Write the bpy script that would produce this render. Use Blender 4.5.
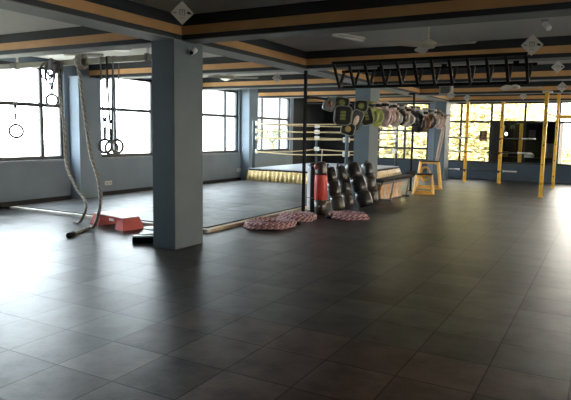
import bpy, bmesh, math, random
from mathutils import Vector, Matrix
random.seed(7)
S = bpy.context.scene
for o in list(bpy.data.objects):
    bpy.data.objects.remove(o)
C = S.collection
PI = math.pi

# ------------------------------------------------------------------ camera, sky, exposure
EYE = 1.5558
cam = bpy.data.cameras.new('camera')
cam.sensor_width = 36.0
cam.lens = 36.0 * 575.2 / 571.0
cam.clip_end = 500
cam_o = bpy.data.objects.new('camera', cam)
C.objects.link(cam_o)
pit, roll, yaw = math.radians(6.62811), math.radians(0.93288), math.radians(-28.96516)
F = Vector((math.sin(yaw) * math.cos(pit), math.cos(yaw) * math.cos(pit), -math.sin(pit)))
R0 = Vector((math.cos(yaw), -math.sin(yaw), 0))
U0 = R0.cross(F)
Rt = R0 * math.cos(roll) + U0 * math.sin(roll)
Up = -R0 * math.sin(roll) + U0 * math.cos(roll)
m = Matrix((Rt, Up, -F)).transposed().to_4x4()
m.translation = (0, 0, EYE)
cam_o.matrix_world = m
S.camera = cam_o

W = bpy.data.worlds.new('sky')
S.world = W
W.use_nodes = True
nt = W.node_tree
bg = nt.nodes['Background']
tc = nt.nodes.new('ShaderNodeTexCoord')
sp = nt.nodes.new('ShaderNodeSeparateXYZ')
mr = nt.nodes.new('ShaderNodeMapRange')
mr.inputs['From Min'].default_value = 0.0
mr.inputs['From Max'].default_value = 0.75
rp = nt.nodes.new('ShaderNodeValToRGB')
rp.color_ramp.elements[0].color = (0.84, 0.92, 1.0, 1)
rp.color_ramp.elements[1].color = (1.0, 0.82, 0.65, 1)
nt.links.new(tc.outputs['Generated'], sp.inputs[0])
mx_ = nt.nodes.new('ShaderNodeMath'); mx_.operation = 'MULTIPLY_ADD'
mx_.inputs[1].default_value = 0.75
my_ = nt.nodes.new('ShaderNodeMath'); my_.operation = 'MULTIPLY'
my_.inputs[1].default_value = 0.5
nt.links.new(sp.outputs['Y'], my_.inputs[0])
nt.links.new(sp.outputs['X'], mx_.inputs[0])
nt.links.new(my_.outputs[0], mx_.inputs[2])
nt.links.new(mx_.outputs[0], mr.inputs['Value'])
nt.links.new(mr.outputs[0], rp.inputs['Fac'])
nt.links.new(rp.outputs['Color'], bg.inputs['Color'])
# hazy sky: brightest to the left where the sun glows behind cloud, duller straight ahead
sky_f = nt.nodes.new('ShaderNodeMapRange'); sky_f.interpolation_type = 'SMOOTHSTEP'
sky_f.inputs['From Min'].default_value = 0.64
sky_f.inputs['From Max'].default_value = 0.84
sky_f.inputs['To Min'].default_value = 6.8
sky_f.inputs['To Max'].default_value = 1.1
nt.links.new(sp.outputs['Y'], sky_f.inputs['Value'])
sky_r = nt.nodes.new('ShaderNodeMapRange'); sky_r.interpolation_type = 'SMOOTHSTEP'
sky_r.inputs['From Min'].default_value = -0.16
sky_r.inputs['From Max'].default_value = 0.04
sky_r.inputs['To Min'].default_value = 0.0
sky_r.inputs['To Max'].default_value = 11.0
nt.links.new(sp.outputs['X'], sky_r.inputs['Value'])
sky_m = nt.nodes.new('ShaderNodeMath'); sky_m.operation = 'MAXIMUM'
nt.links.new(sky_f.outputs[0], sky_m.inputs[0])
sky_e = nt.nodes.new('ShaderNodeMapRange'); sky_e.interpolation_type = 'SMOOTHSTEP'
sky_e.inputs['From Min'].default_value = 0.15
sky_e.inputs['From Max'].default_value = 0.45
sky_e.inputs['To Min'].default_value = 1.0
sky_e.inputs['To Max'].default_value = 0.0
nt.links.new(sp.outputs['X'], sky_e.inputs['Value'])
sky_p = nt.nodes.new('ShaderNodeMath'); sky_p.operation = 'MULTIPLY'
nt.links.new(sky_r.outputs[0], sky_p.inputs[0])
nt.links.new(sky_e.outputs[0], sky_p.inputs[1])
nt.links.new(sky_p.outputs[0], sky_m.inputs[1])
nt.links.new(sky_m.outputs[0], bg.inputs['Strength'])
S.view_settings.view_transform = 'Standard'
S.view_settings.look = 'None'
S.view_settings.gamma = 1.0
S.view_settings.exposure = 1.75
S.cycles.max_bounces = 10
S.cycles.diffuse_bounces = 6
S.cycles.transparent_max_bounces = 16
S.cycles.caustics_reflective = False
S.cycles.caustics_refractive = False


# ------------------------------------------------------------------ materials
def mat(name, col, rough=0.6, spec=0.5, metal=0.0, var=0.12, scale=6.0, bump=0.0, emit=0.0, coat=0.0):
    M = bpy.data.materials.new(name)
    M.use_nodes = True
    t = M.node_tree
    b = t.nodes['Principled BSDF']
    b.inputs['Roughness'].default_value = rough
    b.inputs['Metallic'].default_value = metal
    b.inputs['Specular IOR Level'].default_value = spec
    if coat:
        b.inputs['Coat Weight'].default_value = coat
    c = t.nodes.new('ShaderNodeTexCoord')
    n = t.nodes.new('ShaderNodeTexNoise')
    n.inputs['Scale'].default_value = scale
    n.inputs['Detail'].default_value = 5
    t.links.new(c.outputs['Object'], n.inputs['Vector'])
    r = t.nodes.new('ShaderNodeValToRGB')
    r.color_ramp.elements[0].position = 0.3
    r.color_ramp.elements[1].position = 0.7
    r.color_ramp.elements[0].color = tuple(x * (1 - var) for x in col) + (1,)
    r.color_ramp.elements[1].color = tuple(min(1, x * (1 + var)) for x in col) + (1,)
    t.links.new(n.outputs['Fac'], r.inputs['Fac'])
    t.links.new(r.outputs['Color'], b.inputs['Base Color'])
    if bump:
        bp = t.nodes.new('ShaderNodeBump')
        bp.inputs['Strength'].default_value = bump
        bp.inputs['Distance'].default_value = 0.01
        n2 = t.nodes.new('ShaderNodeTexNoise')
        n2.inputs['Scale'].default_value = scale * 12
        t.links.new(c.outputs['Object'], n2.inputs['Vector'])
        t.links.new(n2.outputs['Fac'], bp.inputs['Height'])
        t.links.new(bp.outputs[0], b.inputs['Normal'])
    if emit:
        b.inputs['Emission Color'].default_value = tuple(col) + (1,)
        b.inputs['Emission Strength'].default_value = emit
    return M


def rubber_tiles(name, size, ox, oy, base, brown=None, rough=0.42, gap=0.006):
    """square rubber tiles with seams, every tile its own shade, worn and dusty"""
    M = bpy.data.materials.new(name)
    M.use_nodes = True
    t = M.node_tree
    L = t.links.new
    N = t.nodes.new
    b = t.nodes['Principled BSDF']
    geo = N('ShaderNodeNewGeometry')
    mp = N('ShaderNodeVectorMath'); mp.operation = 'SUBTRACT'
    mp.inputs[1].default_value = (ox, oy, 0)
    L(geo.outputs['Position'], mp.inputs[0])
    dv = N('ShaderNodeVectorMath'); dv.operation = 'SCALE'
    dv.inputs['Scale'].default_value = 1.0 / size
    L(mp.outputs[0], dv.inputs[0])
    fl = N('ShaderNodeVectorMath'); fl.operation = 'FLOOR'
    L(dv.outputs[0], fl.inputs[0])
    fr = N('ShaderNodeVectorMath'); fr.operation = 'FRACTION'
    L(dv.outputs[0], fr.inputs[0])
    wn = N('ShaderNodeTexWhiteNoise'); wn.noise_dimensions = '2D'
    L(fl.outputs[0], wn.inputs['Vector'])
    s = N('ShaderNodeSeparateXYZ'); L(fr.outputs[0], s.inputs[0])

    def edge(axis):
        a = N('ShaderNodeMath'); a.operation = 'SUBTRACT'; a.inputs[1].default_value = 0.5
        L(s.outputs[axis], a.inputs[0])
        c = N('ShaderNodeMath'); c.operation = 'ABSOLUTE'; L(a.outputs[0], c.inputs[0])
        return c
    ex, ey = edge('X'), edge('Y')
    mx = N('ShaderNodeMath'); mx.operation = 'MAXIMUM'
    L(ex.outputs[0], mx.inputs[0]); L(ey.outputs[0], mx.inputs[1])
    seam = N('ShaderNodeMapRange')
    seam.inputs['From Min'].default_value = 0.5 - gap / size * 1.6
    seam.inputs['From Max'].default_value = 0.5 - gap / size * 0.5
    L(mx.outputs[0], seam.inputs['Value'])
    # dusty wear
    n1 = N('ShaderNodeTexNoise'); n1.inputs['Scale'].default_value = 3.2; n1.inputs['Detail'].default_value = 7
    n1.inputs['Roughness'].default_value = 0.65
    L(geo.outputs['Position'], n1.inputs['Vector'])
    n2 = N('ShaderNodeTexNoise'); n2.inputs['Scale'].default_value = 45; n2.inputs['Detail'].default_value = 3
    L(geo.outputs['Position'], n2.inputs['Vector'])
    r1 = N('ShaderNodeValToRGB')
    r1.color_ramp.elements[0].position = 0.32; r1.color_ramp.elements[1].position = 0.72
    r1.color_ramp.elements[0].color = tuple(x * 0.5 for x in base) + (1,)
    r1.color_ramp.elements[1].color = tuple(x * 1.9 for x in base) + (1,)
    L(n1.outputs['Fac'], r1.inputs['Fac'])
    col = r1.outputs['Color']
    if brown:
        # tiles of a reddish batch laid in the front right of the hall
        fs = N('ShaderNodeSeparateXYZ'); L(fl.outputs[0], fs.inputs[0])
        a = N('ShaderNodeMath'); a.operation = 'LESS_THAN'; a.inputs[1].default_value = brown[1]
        L(fs.outputs['Y'], a.inputs[0])
        c = N('ShaderNodeMath'); c.operation = 'GREATER_THAN'; c.inputs[1].default_value = brown[0]
        L(fs.outputs['X'], c.inputs[0])
        d = N('ShaderNodeMath'); d.operation = 'MULTIPLY'
        L(a.outputs[0], d.inputs[0]); L(c.outputs[0], d.inputs[1])
        d2 = N('ShaderNodeMath'); d2.operation = 'MULTIPLY'; d2.inputs[1].default_value = 0.75
        L(d.outputs[0], d2.inputs[0])
        mxb = N('ShaderNodeMix'); mxb.data_type = 'RGBA'; mxb.blend_type = 'MULTIPLY'
        L(d2.outputs[0], mxb.inputs[0]); L(col, mxb.inputs[6])
        mxb.inputs[7].default_value = brown[2] + (1,)
        col = mxb.outputs[2]
    hv = N('ShaderNodeMapRange'); hv.inputs['To Min'].default_value = 0.68; hv.inputs['To Max'].default_value = 1.32
    L(wn.outputs['Value'], hv.inputs['Value'])
    vm = N('ShaderNodeVectorMath'); vm.operation = 'SCALE'
    L(col, vm.inputs[0]); L(hv.outputs[0], vm.inputs['Scale'])
    g = N('ShaderNodeMapRange'); g.inputs['To Min'].default_value = 0.75; g.inputs['To Max'].default_value = 1.25
    L(n2.outputs['Fac'], g.inputs['Value'])
    vm2 = N('ShaderNodeVectorMath'); vm2.operation = 'SCALE'
    L(vm.outputs[0], vm2.inputs[0]); L(g.outputs[0], vm2.inputs['Scale'])
    ms = N('ShaderNodeMix'); ms.data_type = 'RGBA'
    sf = N('ShaderNodeMath'); sf.operation = 'MULTIPLY'; sf.inputs[1].default_value = 0.75
    L(seam.outputs[0], sf.inputs[0])
    L(sf.outputs[0], ms.inputs[0]); L(vm2.outputs[0], ms.inputs[6])
    ms.inputs[7].default_value = (0.008, 0.008, 0.009, 1)
    L(ms.outputs[2], b.inputs['Base Color'])
    rr = N('ShaderNodeMapRange'); rr.inputs['To Min'].default_value = rough - 0.04; rr.inputs['To Max'].default_value = rough + 0.12
    L(n1.outputs['Fac'], rr.inputs['Value'])
    L(rr.outputs[0], b.inputs['Roughness'])
    sd = N('ShaderNodeMapRange'); sd.inputs['From Min'].default_value = 0.3; sd.inputs['From Max'].default_value = 0.7
    sd.inputs['To Min'].default_value = 0.16; sd.inputs['To Max'].default_value = 0.62
    L(n1.outputs['Fac'], sd.inputs['Value'])
    si = N('ShaderNodeMath'); si.operation = 'SUBTRACT'; si.inputs[0].default_value = 1.0
    L(sf.outputs[0], si.inputs[1])
    sm = N('ShaderNodeMath'); sm.operation = 'MULTIPLY'
    st2 = N('ShaderNodeMath'); st2.operation = 'MULTIPLY'
    L(sd.outputs[0], st2.inputs[0]); L(hv.outputs[0], st2.inputs[1])
    L(st2.outputs[0], sm.inputs[0]); L(si.outputs[0], sm.inputs[1])
    L(sm.outputs[0], b.inputs['Specular IOR Level'])
    sub = N('ShaderNodeMath'); sub.operation = 'MULTIPLY_ADD'
    sub.inputs[1].default_value = -0.3
    L(seam.outputs[0], sub.inputs[0])
    g2 = N('ShaderNodeMath'); g2.operation = 'MULTIPLY'; g2.inputs[1].default_value = 0.5
    L(n2.outputs['Fac'], g2.inputs[0]); L(g2.outputs[0], sub.inputs[2])
    bp = N('ShaderNodeBump'); bp.inputs['Strength'].default_value = 0.35; bp.inputs['Distance'].default_value = 0.006
    L(sub.outputs[0], bp.inputs['Height']); L(bp.outputs[0], b.inputs['Normal'])
    return M


def glass_mat():
    M = bpy.data.materials.new('window glass')
    M.use_nodes = True
    t = M.node_tree
    for n in list(t.nodes):
        if n.type == 'BSDF_PRINCIPLED':
            t.nodes.remove(n)
    out = t.nodes['Material Output']
    tr = t.nodes.new('ShaderNodeBsdfTransparent')
    tr.inputs[0].default_value = (0.93, 0.95, 0.94, 1)
    gl = t.nodes.new('ShaderNodeBsdfGlossy')
    gl.inputs['Roughness'].default_value = 0.02
    fz = t.nodes.new('ShaderNodeFresnel')
    mx = t.nodes.new('ShaderNodeMixShader')
    ge = t.nodes.new('ShaderNodeNewGeometry')
    fr = t.nodes.new('ShaderNodeMath'); fr.operation = 'SUBTRACT'; fr.inputs[0].default_value = 1.0
    fm = t.nodes.new('ShaderNodeMath'); fm.operation = 'MULTIPLY'
    t.links.new(ge.outputs['Backfacing'], fr.inputs[1])
    t.links.new(fz.outputs[0], fm.inputs[0])
    t.links.new(fr.outputs[0], fm.inputs[1])
    t.links.new(fm.outputs[0], mx.inputs[0])
    t.links.new(tr.outputs[0], mx.inputs[1])
    t.links.new(gl.outputs[0], mx.inputs[2])
    t.links.new(mx.outputs[0], out.inputs['Surface'])
    return M


M = {}
M['floor'] = rubber_tiles('rubber floor tiles', 0.5, -4.094, 2.987, (0.0095, 0.0078, 0.0070), (1.5, 2, (4.2, 2.1, 1.75)), 0.34, 0.0052)
M['mat'] = rubber_tiles('training mat', 1.0, -5.45, 7.2, (0.062, 0.066, 0.073), None, 0.40, 0.006)
M['wall'] = mat('slate blue wall paint', (0.190, 0.238, 0.295), 0.65, 0.35, var=0.08, scale=1.5)
M['column'] = mat('column paint', (0.098, 0.130, 0.150), 0.6, 0.35, var=0.08, scale=2.0)
M['beam'] = mat('dark beam paint', (0.030, 0.036, 0.042), 0.6, 0.3, var=0.12, scale=1.5)
M['soffit'] = mat('soffit paint', (0.27, 0.28, 0.285), 0.7, 0.3, var=0.06, scale=1.5)
M['strip'] = mat('orange beam stripe', (0.66, 0.36, 0.15), 0.5, 0.4, var=0.08, scale=4.0)
M['ceiling'] = mat('ceiling plaster', (0.66, 0.655, 0.64), 0.9, 0.2, var=0.05, scale=0.8)
M['dark_wall'] = mat('near black wall paint', (0.025, 0.028, 0.032), 0.7, 0.3, var=0.1)
M['navy'] = mat('dark blue dado paint', (0.050, 0.072, 0.100), 0.6, 0.35, var=0.08)
M['frame'] = mat('dark window frame', (0.02, 0.022, 0.024), 0.45, 0.5)
M['sill'] = mat('sill paint', (0.22, 0.26, 0.29), 0.5, 0.4)
M['glass'] = glass_mat()
M['wood'] = mat('pale pine plank', (0.52, 0.40, 0.27), 0.5, 0.4, var=0.18, scale=5)
M['black'] = mat('black rubber', (0.012, 0.012, 0.013), 0.6, 0.3)
M['blacksteel'] = mat('black painted steel', (0.004, 0.004, 0.0045), 0.65, 0.15, var=0.2)
M['leather'] = mat('black leather', (0.022, 0.020, 0.018), 0.32, 0.6, var=0.25, scale=14)
M['brownleather'] = mat('dark brown leather', (0.045, 0.034, 0.026), 0.34, 0.6, var=0.3, scale=14)
M['silver'] = mat('rivet silver and painted highlight', (0.62, 0.64, 0.67), 0.35, 0.6)
M['red'] = mat('red vinyl', (0.55, 0.045, 0.035), 0.45, 0.5, var=0.15, scale=9)
M['maroon'] = mat('dark red vinyl', (0.20, 0.02, 0.02), 0.4, 0.5)
M['stepred'] = mat('red plastic', (0.52, 0.07, 0.06), 0.5, 0.5, var=0.08)
M['white'] = mat('white plastic', (0.75, 0.75, 0.74), 0.4, 0.5, var=0.04)
M['offwhite'] = mat('off white paint', (0.55, 0.54, 0.51), 0.5, 0.4, var=0.06)
M['steel'] = mat('brushed steel', (0.55, 0.55, 0.55), 0.3, 0.5, metal=1.0)
M['gold'] = mat('gold satin skirt', (0.62, 0.46, 0.20), 0.42, 0.5, var=0.25, scale=18)
M['canvas'] = mat('grey ring canvas', (0.30, 0.32, 0.35), 0.6, 0.3, var=0.1)
M['ringrope'] = mat('tan ring rope', (0.60, 0.47, 0.26), 0.6, 0.3)
M['yellow'] = mat('yellow painted steel', (0.75, 0.42, 0.04), 0.45, 0.5, var=0.12, scale=8)
M['yellowbox'] = mat('amber painted steel', (0.75, 0.40, 0.07), 0.4, 0.5, var=0.12, scale=8)
M['khaki'] = mat('khaki painted bar', (0.25, 0.24, 0.17), 0.5, 0.4)
M['rope'] = mat('grey hemp rope', (0.48, 0.45, 0.41), 0.85, 0.2, var=0.35, scale=40)
M['ropedark'] = mat('rope groove', (0.33, 0.305, 0.275), 0.85, 0.2, var=0.3, scale=40)
M['cordred'] = mat('maroon rope strand', (0.24, 0.075, 0.08), 0.8, 0.2, var=0.3, scale=40)
M['cordpink'] = mat('pale pink rope strand', (0.46, 0.35, 0.36), 0.8, 0.2, var=0.3, scale=40)
M['strap'] = mat('dark webbing', (0.03, 0.032, 0.034), 0.8, 0.2)
M['strapgrey'] = mat('grey webbing', (0.20, 0.20, 0.20), 0.8, 0.2)
M['ringwood'] = mat('pale ring plastic', (0.20, 0.20, 0.20), 0.45, 0.4)
M['olive'] = mat('olive green vinyl', (0.22, 0.24, 0.07), 0.4, 0.5, var=0.2)
M['green'] = mat('lime green vinyl', (0.38, 0.42, 0.11), 0.4, 0.5, var=0.2)
M['goldtrim'] = mat('gold emblem', (0.5, 0.36, 0.12), 0.35, 0.5)
M['piping'] = mat('pale piping', (0.26, 0.27, 0.23), 0.5, 0.4)
M['pink'] = mat('pale pink leather', (0.70, 0.52, 0.50), 0.4, 0.5)
M['beige'] = mat('beige leather', (0.58, 0.44, 0.34), 0.4, 0.5)
M['brown'] = mat('brown leather', (0.28, 0.13, 0.07), 0.4, 0.5)
M['tan'] = mat('tan leather', (0.62, 0.36, 0.17), 0.45, 0.5, var=0.25, scale=10)
M['signgrey'] = mat('sign card', (0.62, 0.60, 0.57), 0.4, 0.5, var=0.04)
M['signink'] = mat('sign ink', (0.03, 0.03, 0.03), 0.5, 0.3)
M['signgreyink'] = mat('sign grey print', (0.30, 0.28, 0.26), 0.5, 0.3)
M['signorange'] = mat('sign orange print', (0.55, 0.25, 0.12), 0.5, 0.3)
M['fan'] = mat('cream fan enamel', (0.50, 0.47, 0.40), 0.4, 0.5, var=0.06)
M['greycase'] = mat('grey speaker case', (0.34, 0.325, 0.30), 0.6, 0.4)
M['grille'] = mat('speaker grille', (0.10, 0.095, 0.09), 0.6, 0.4)
M['leaf'] = mat('sunlit yellow green leaves', (0.50, 0.43, 0.215), 0.7, 0.2, var=0.12, scale=0.8)
M['palmleaf'] = mat('palm leaf', (0.10, 0.125, 0.05), 0.6, 0.3, var=0.2)
M['bark'] = mat('bark', (0.20, 0.15, 0.10), 0.9, 0.2, var=0.3)
M['ground'] = mat('pale ground', (0.45, 0.44, 0.38), 0.9, 0.2)
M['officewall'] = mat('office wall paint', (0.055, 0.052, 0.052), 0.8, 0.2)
M['paper'] = mat('paper', (0.62, 0.58, 0.50), 0.7, 0.2)
M['picdark'] = mat('poster print', (0.09, 0.06, 0.05), 0.5, 0.3, var=0.8, scale=7)
M['lamp'] = mat('lit office bulb', (1.0, 0.95, 0.85), 0.5, 0.3, emit=2.5)


# ------------------------------------------------------------------ mesh builder
class MB:
    def __init__(s):
        s.b = bmesh.new()

    def _mi(s, f0, mi):
        if mi:
            s.b.faces.ensure_lookup_table()
            for f in s.b.faces[f0:]:
                f.material_index = mi

    def box(s, c, d, rz=0.0, ry=0.0, rx=0.0, bev=0.0, mi=0):
        f0 = len(s.b.faces)
        mtx = Matrix.Translation(c) @ Matrix.Rotation(rz, 4, 'Z') @ Matrix.Rotation(ry, 4, 'Y') @ Matrix.Rotation(rx, 4, 'X') @ Matrix.Diagonal((d[0], d[1], d[2], 1))
        r = bmesh.ops.create_cube(s.b, size=1.0, matrix=mtx)
        if bev:
            es = list({e for v in r['verts'] for e in v.link_edges})
            bmesh.ops.bevel(s.b, geom=es, offset=bev, segments=2, affect='EDGES', profile=0.5)
        s._mi(f0, mi)
        return s

    def bb(s, x0, x1, y0, y1, z0, z1, bev=0.0, mi=0):
        return s.box(((x0 + x1) / 2, (y0 + y1) / 2, (z0 + z1) / 2), (abs(x1 - x0), abs(y1 - y0), abs(z1 - z0)), bev=bev, mi=mi)

    def bar(s, a, b, w, h=None, mi=0, bev=0.0):
        a, b = Vector(a), Vector(b)
        h = h or w
        d = b - a
        q = d.to_track_quat('X', 'Z').to_matrix().to_4x4()
        mtx = Matrix.Translation((a + b) / 2) @ q @ Matrix.Diagonal((d.length, w, h, 1))
        f0 = len(s.b.faces)
        r = bmesh.ops.create_cube(s.b, size=1.0, matrix=mtx)
        if bev:
            es = list({e for v in r['verts'] for e in v.link_edges})
            bmesh.ops.bevel(s.b, geom=es, offset=bev, segments=1, affect='EDGES')
        s._mi(f0, mi)
        return s

    def tube(s, pts, r, n=8, closed=False, twist=0.0, mats=(0,), caps=True, flat=1.0, nrm=None):
        """tube along points; twist rotates the material stripes per ring for laid rope"""
        P = [Vector(p) for p in pts]
        k = len(P)
        rings = []
        prev = None
        for i, p in enumerate(P):
            if closed:
                d = P[(i + 1) % k] - P[i - 1]
            else:
                d = P[min(i + 1, k - 1)] - P[max(i - 1, 0)]
            d = d.normalized() if d.length > 1e-9 else Vector((0, 0, 1))
            if prev is None:
                up = Vector(nrm) if nrm else (Vector((0, 0, 1)) if abs(d.z) < 0.9 else Vector((1, 0, 0)))
            else:
                up = prev
            u = up - d * up.dot(d)
            u = u.normalized() if u.length > 1e-6 else d.orthogonal().normalized()
            prev = u
            v = d.cross(u)
            rr = r[i] if isinstance(r, (list, tuple)) else r
            rings.append([s.b.verts.new(p + u * (rr * math.cos(2 * PI * j / n)) + v * (rr * flat * math.sin(2 * PI * j / n))) for j in range(n)])
        seg = k if closed else k - 1
        for i in range(seg):
            A, B = rings[i], rings[(i + 1) % k]
            for j in range(n):
                f = s.b.faces.new((A[j], A[(j + 1) % n], B[(j + 1) % n], B[j]))
                f.smooth = True
                if len(mats) > 1:
                    f.material_index = mats[int((j + i * twist) // 2) % len(mats)]
                else:
                    f.material_index = mats[0]
        if caps and not closed:
            for q in (rings[0][::-1], rings[-1]):
                f = s.b.faces.new(q)
                f.material_index = mats[0]
        return s

    def lathe(s, prof, c=(0, 0, 0), axis=(0, 0, 1), n=20, mi=0, sx=1.0):
        q = Vector(axis).to_track_quat('Z', 'Y').to_matrix()
        c = Vector(c)
        rings = []
        for r, z in prof:
            rings.append([s.b.verts.new(c + q @ Vector((r * math.cos(2 * PI * j / n), sx * r * math.sin(2 * PI * j / n), z))) for j in range(n)])
        for A, B in zip(rings, rings[1:]):
            for j in range(n):
                f = s.b.faces.new((A[j], A[(j + 1) % n], B[(j + 1) % n], B[j]))
                f.smooth = True
                f.material_index = mi
        for q2 in (rings[0][::-1], rings[-1]):
            f = s.b.faces.new(q2)
            f.material_index = mi
        return s

    def torus(s, c, R, r, axis=(0, 0, 1), n=28, k=8, sx=1.0, mi=0):
        q = Vector(axis).to_track_quat('Z', 'Y').to_matrix()
        pts = [Vector(c) + q @ Vector((R * math.cos(2 * PI * i / n), sx * R * math.sin(2 * PI * i / n), 0)) for i in range(n)]
        return s.tube(pts, r, k, closed=True, mats=(mi,), nrm=q @ Vector((0, 0, 1)))

    def ell(s, c, d, rot=None, mi=0, n=12):
        f0 = len(s.b.faces)
        mtx = Matrix.Translation(c) @ (rot or Matrix.Identity(4)) @ Matrix.Diagonal((d[0], d[1], d[2], 1))
        bmesh.ops.create_uvsphere(s.b, u_segments=n, v_segments=max(6, n * 2 // 3), radius=0.5, matrix=mtx)
        s.b.faces.ensure_lookup_table()
        for f in s.b.faces[f0:]:
            f.smooth = True
            f.material_index = mi
        return s

    def prism(s, poly, y0, y1, mi=0):
        """polygon in X-Z pushed along Y"""
        A = [s.b.verts.new((p[0], y0, p[1])) for p in poly]
        B = [s.b.verts.new((p[0], y1, p[1])) for p in poly]
        k = len(poly)
        fs = [s.b.faces.new(A), s.b.faces.new(B[::-1])]
        for j in range(k):
            fs.append(s.b.faces.new((A[j], B[j], B[(j + 1) % k], A[(j + 1) % k])))
        for f in fs:
            f.material_index = mi
        return s

    def build(s, name, mats, parent=None):
        bmesh.ops.recalc_face_normals(s.b, faces=s.b.faces)
        me = bpy.data.meshes.new(name)
        s.b.to_mesh(me)
        s.b.free()
        for q in (mats if isinstance(mats, (list, tuple)) else [mats]):
            me.materials.append(q)
        o = bpy.data.objects.new(name, me)
        C.objects.link(o)
        if parent:
            o.parent = parent
        return o


def tag(o, label, cat, group=None, kind=None):
    o['label'] = label
    o['category'] = cat
    if group:
        o['group'] = group
    if kind:
        o['kind'] = kind
    return o


def thing(name, label, cat, loc=(0, 0, 0), rz=0.0, group=None):
    o = bpy.data.objects.new(name, None)
    o.empty_display_size = 0.1
    C.objects.link(o)
    o.location = loc
    o.rotation_euler = (0, 0, rz)
    return tag(o, label, cat, group)


def struct(o, label=None, cat=None):
    o['kind'] = 'structure'
    if label:
        o['label'] = label
    if cat:
        o['category'] = cat
    return o


def copy_tree(o, parent=None):
    c = o.copy()
    C.objects.link(c)
    c.parent = parent
    for ch in list(o.children):
        copy_tree(ch, c)
    return c


def smooth_pts(pts, k=8):
    P = [Vector(p) for p in pts]
    out = []
    for i in range(len(P) - 1):
        a, b, c, d = P[max(i - 1, 0)], P[i], P[i + 1], P[min(i + 2, len(P) - 1)]
        for j in range(k):
            t = j / k
            out.append(0.5 * ((2 * b) + (c - a) * t + (2 * a - 5 * b + 4 * c - d) * t * t + (3 * b - a - 3 * c + d) * t ** 3))
    out.append(P[-1])
    return out


def resample(pts, step):
    out = [Vector(pts[0])]
    acc = 0.0
    for a, b in zip(pts, pts[1:]):
        a, b = Vector(a), Vector(b)
        L = (b - a).length
        while acc + L >= step:
            t = (step - acc) / L
            a = a + (b - a) * t
            out.append(a.copy())
            L = (b - a).length
            acc = 0.0
        acc += L
    return out


# ------------------------------------------------------------------ room shell
XL, XR, YB, YF, ZC = -10.4, 6.5, -4.0, 21.9, 3.03
ZB = 2.715          # underside of beams
SILL, TRANS, HEAD = 0.91, 2.06, 2.88

struct(MB().bb(XL - 0.2, XR + 0.2, YB - 0.2, YF + 2.6, -0.15, 0).build('floor', M['floor']), 'dark rubber tiled gym floor, reddish tiles in the front right', 'floor')
struct(MB().bb(XL - 0.2, XR + 0.2, YB - 0.2, YF + 2.6, ZC, ZC + 0.2).build('ceiling', M['ceiling']), 'grey plaster ceiling between the beams', 'ceiling')


def wall_with_windows(name, axis, pos, thick, a0, a1, wins, material, label, split=None, lower=None):
    """axis 'Y': wall along Y at X=pos ; axis 'X': wall along X at Y=pos. wins: (a, b, z0, z1)"""
    w = MB()

    def blk(p, q, z0, z1, mi=0):
        if q - p < 1e-4 or z1 - z0 < 1e-4:
            return
        if axis == 'Y':
            w.bb(pos, pos + thick, p, q, z0, z1, mi=mi)
        else:
            w.bb(p, q, pos, pos + thick, z0, z1, mi=mi)
    cur = a0
    for (a, b, z0, z1) in wins:
        blk(cur, a, 0, ZC)
        blk(a, b, 0, z0, 1 if lower else 0)
        blk(a, b, z1, ZC)
        cur = b
    blk(cur, a1, 0, ZC)
    return struct(w.build(name, [material] + ([lower] if lower else [])), label, 'wall')


left_wins = [(6.2, 8.76, SILL, HEAD), (9.5, 12.3, SILL, HEAD), (13.1, 15.62, SILL, HEAD), (16.2, 19.08, SILL, HEAD)]
wall_with_windows('wall_left', 'Y', XL, -0.2, YB, 19.3, [(3.4, 5.3, SILL, HEAD)] + left_wins, M['wall'], 'slate blue wall on the left below and between the windows')
struct(MB().bb(XL - 0.2, XL, 19.3, YF + 0.2, 0, ZC).build('wall_corner', M['dark_wall']), 'near black stretch of wall in the far left corner', 'wall')
FZ0, FZ1 = 0.58, 2.80
far_wins = [(-8.0, -5.95, FZ0, FZ1), (-5.33, 0.6, FZ0, FZ1), (1.4, 5.6, FZ0, FZ1)]
wf = wall_with_windows('wall_far', 'X', YF, 0.2, -8.3, XR, far_wins, M['wall'], 'far wall with a dark blue dado below the long windows', lower=M['navy'])
struct(MB().bb(XL, -8.3, YF, YF + 0.2, 0, ZC).build('wall_far_panel', M['dark_wall']), 'near black far wall behind the boxing ring', 'wall')
right_wins = [(3.2, 5.8, SILL, HEAD), (6.8, 9.4, SILL, HEAD), (10.2, 12.8, SILL, HEAD), (13.8, 16.5, SILL, HEAD), (17.3, 20.2, SILL, HEAD)]
wall_with_windows('wall_right', 'Y', XR, 0.2, YB, YF, right_wins, M['wall'], 'slate blue wall on the right, outside the view')
struct(MB().bb(XL, XR, YB - 0.2, YB, 0, ZC).build('wall_back', M['wall']), 'slate blue wall behind the viewer', 'wall')
struct(MB().bb(XL, XL + 0.015, YB, 19.3, 0, 0.10).build('baseboard_left', M['dark_wall']))


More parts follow.
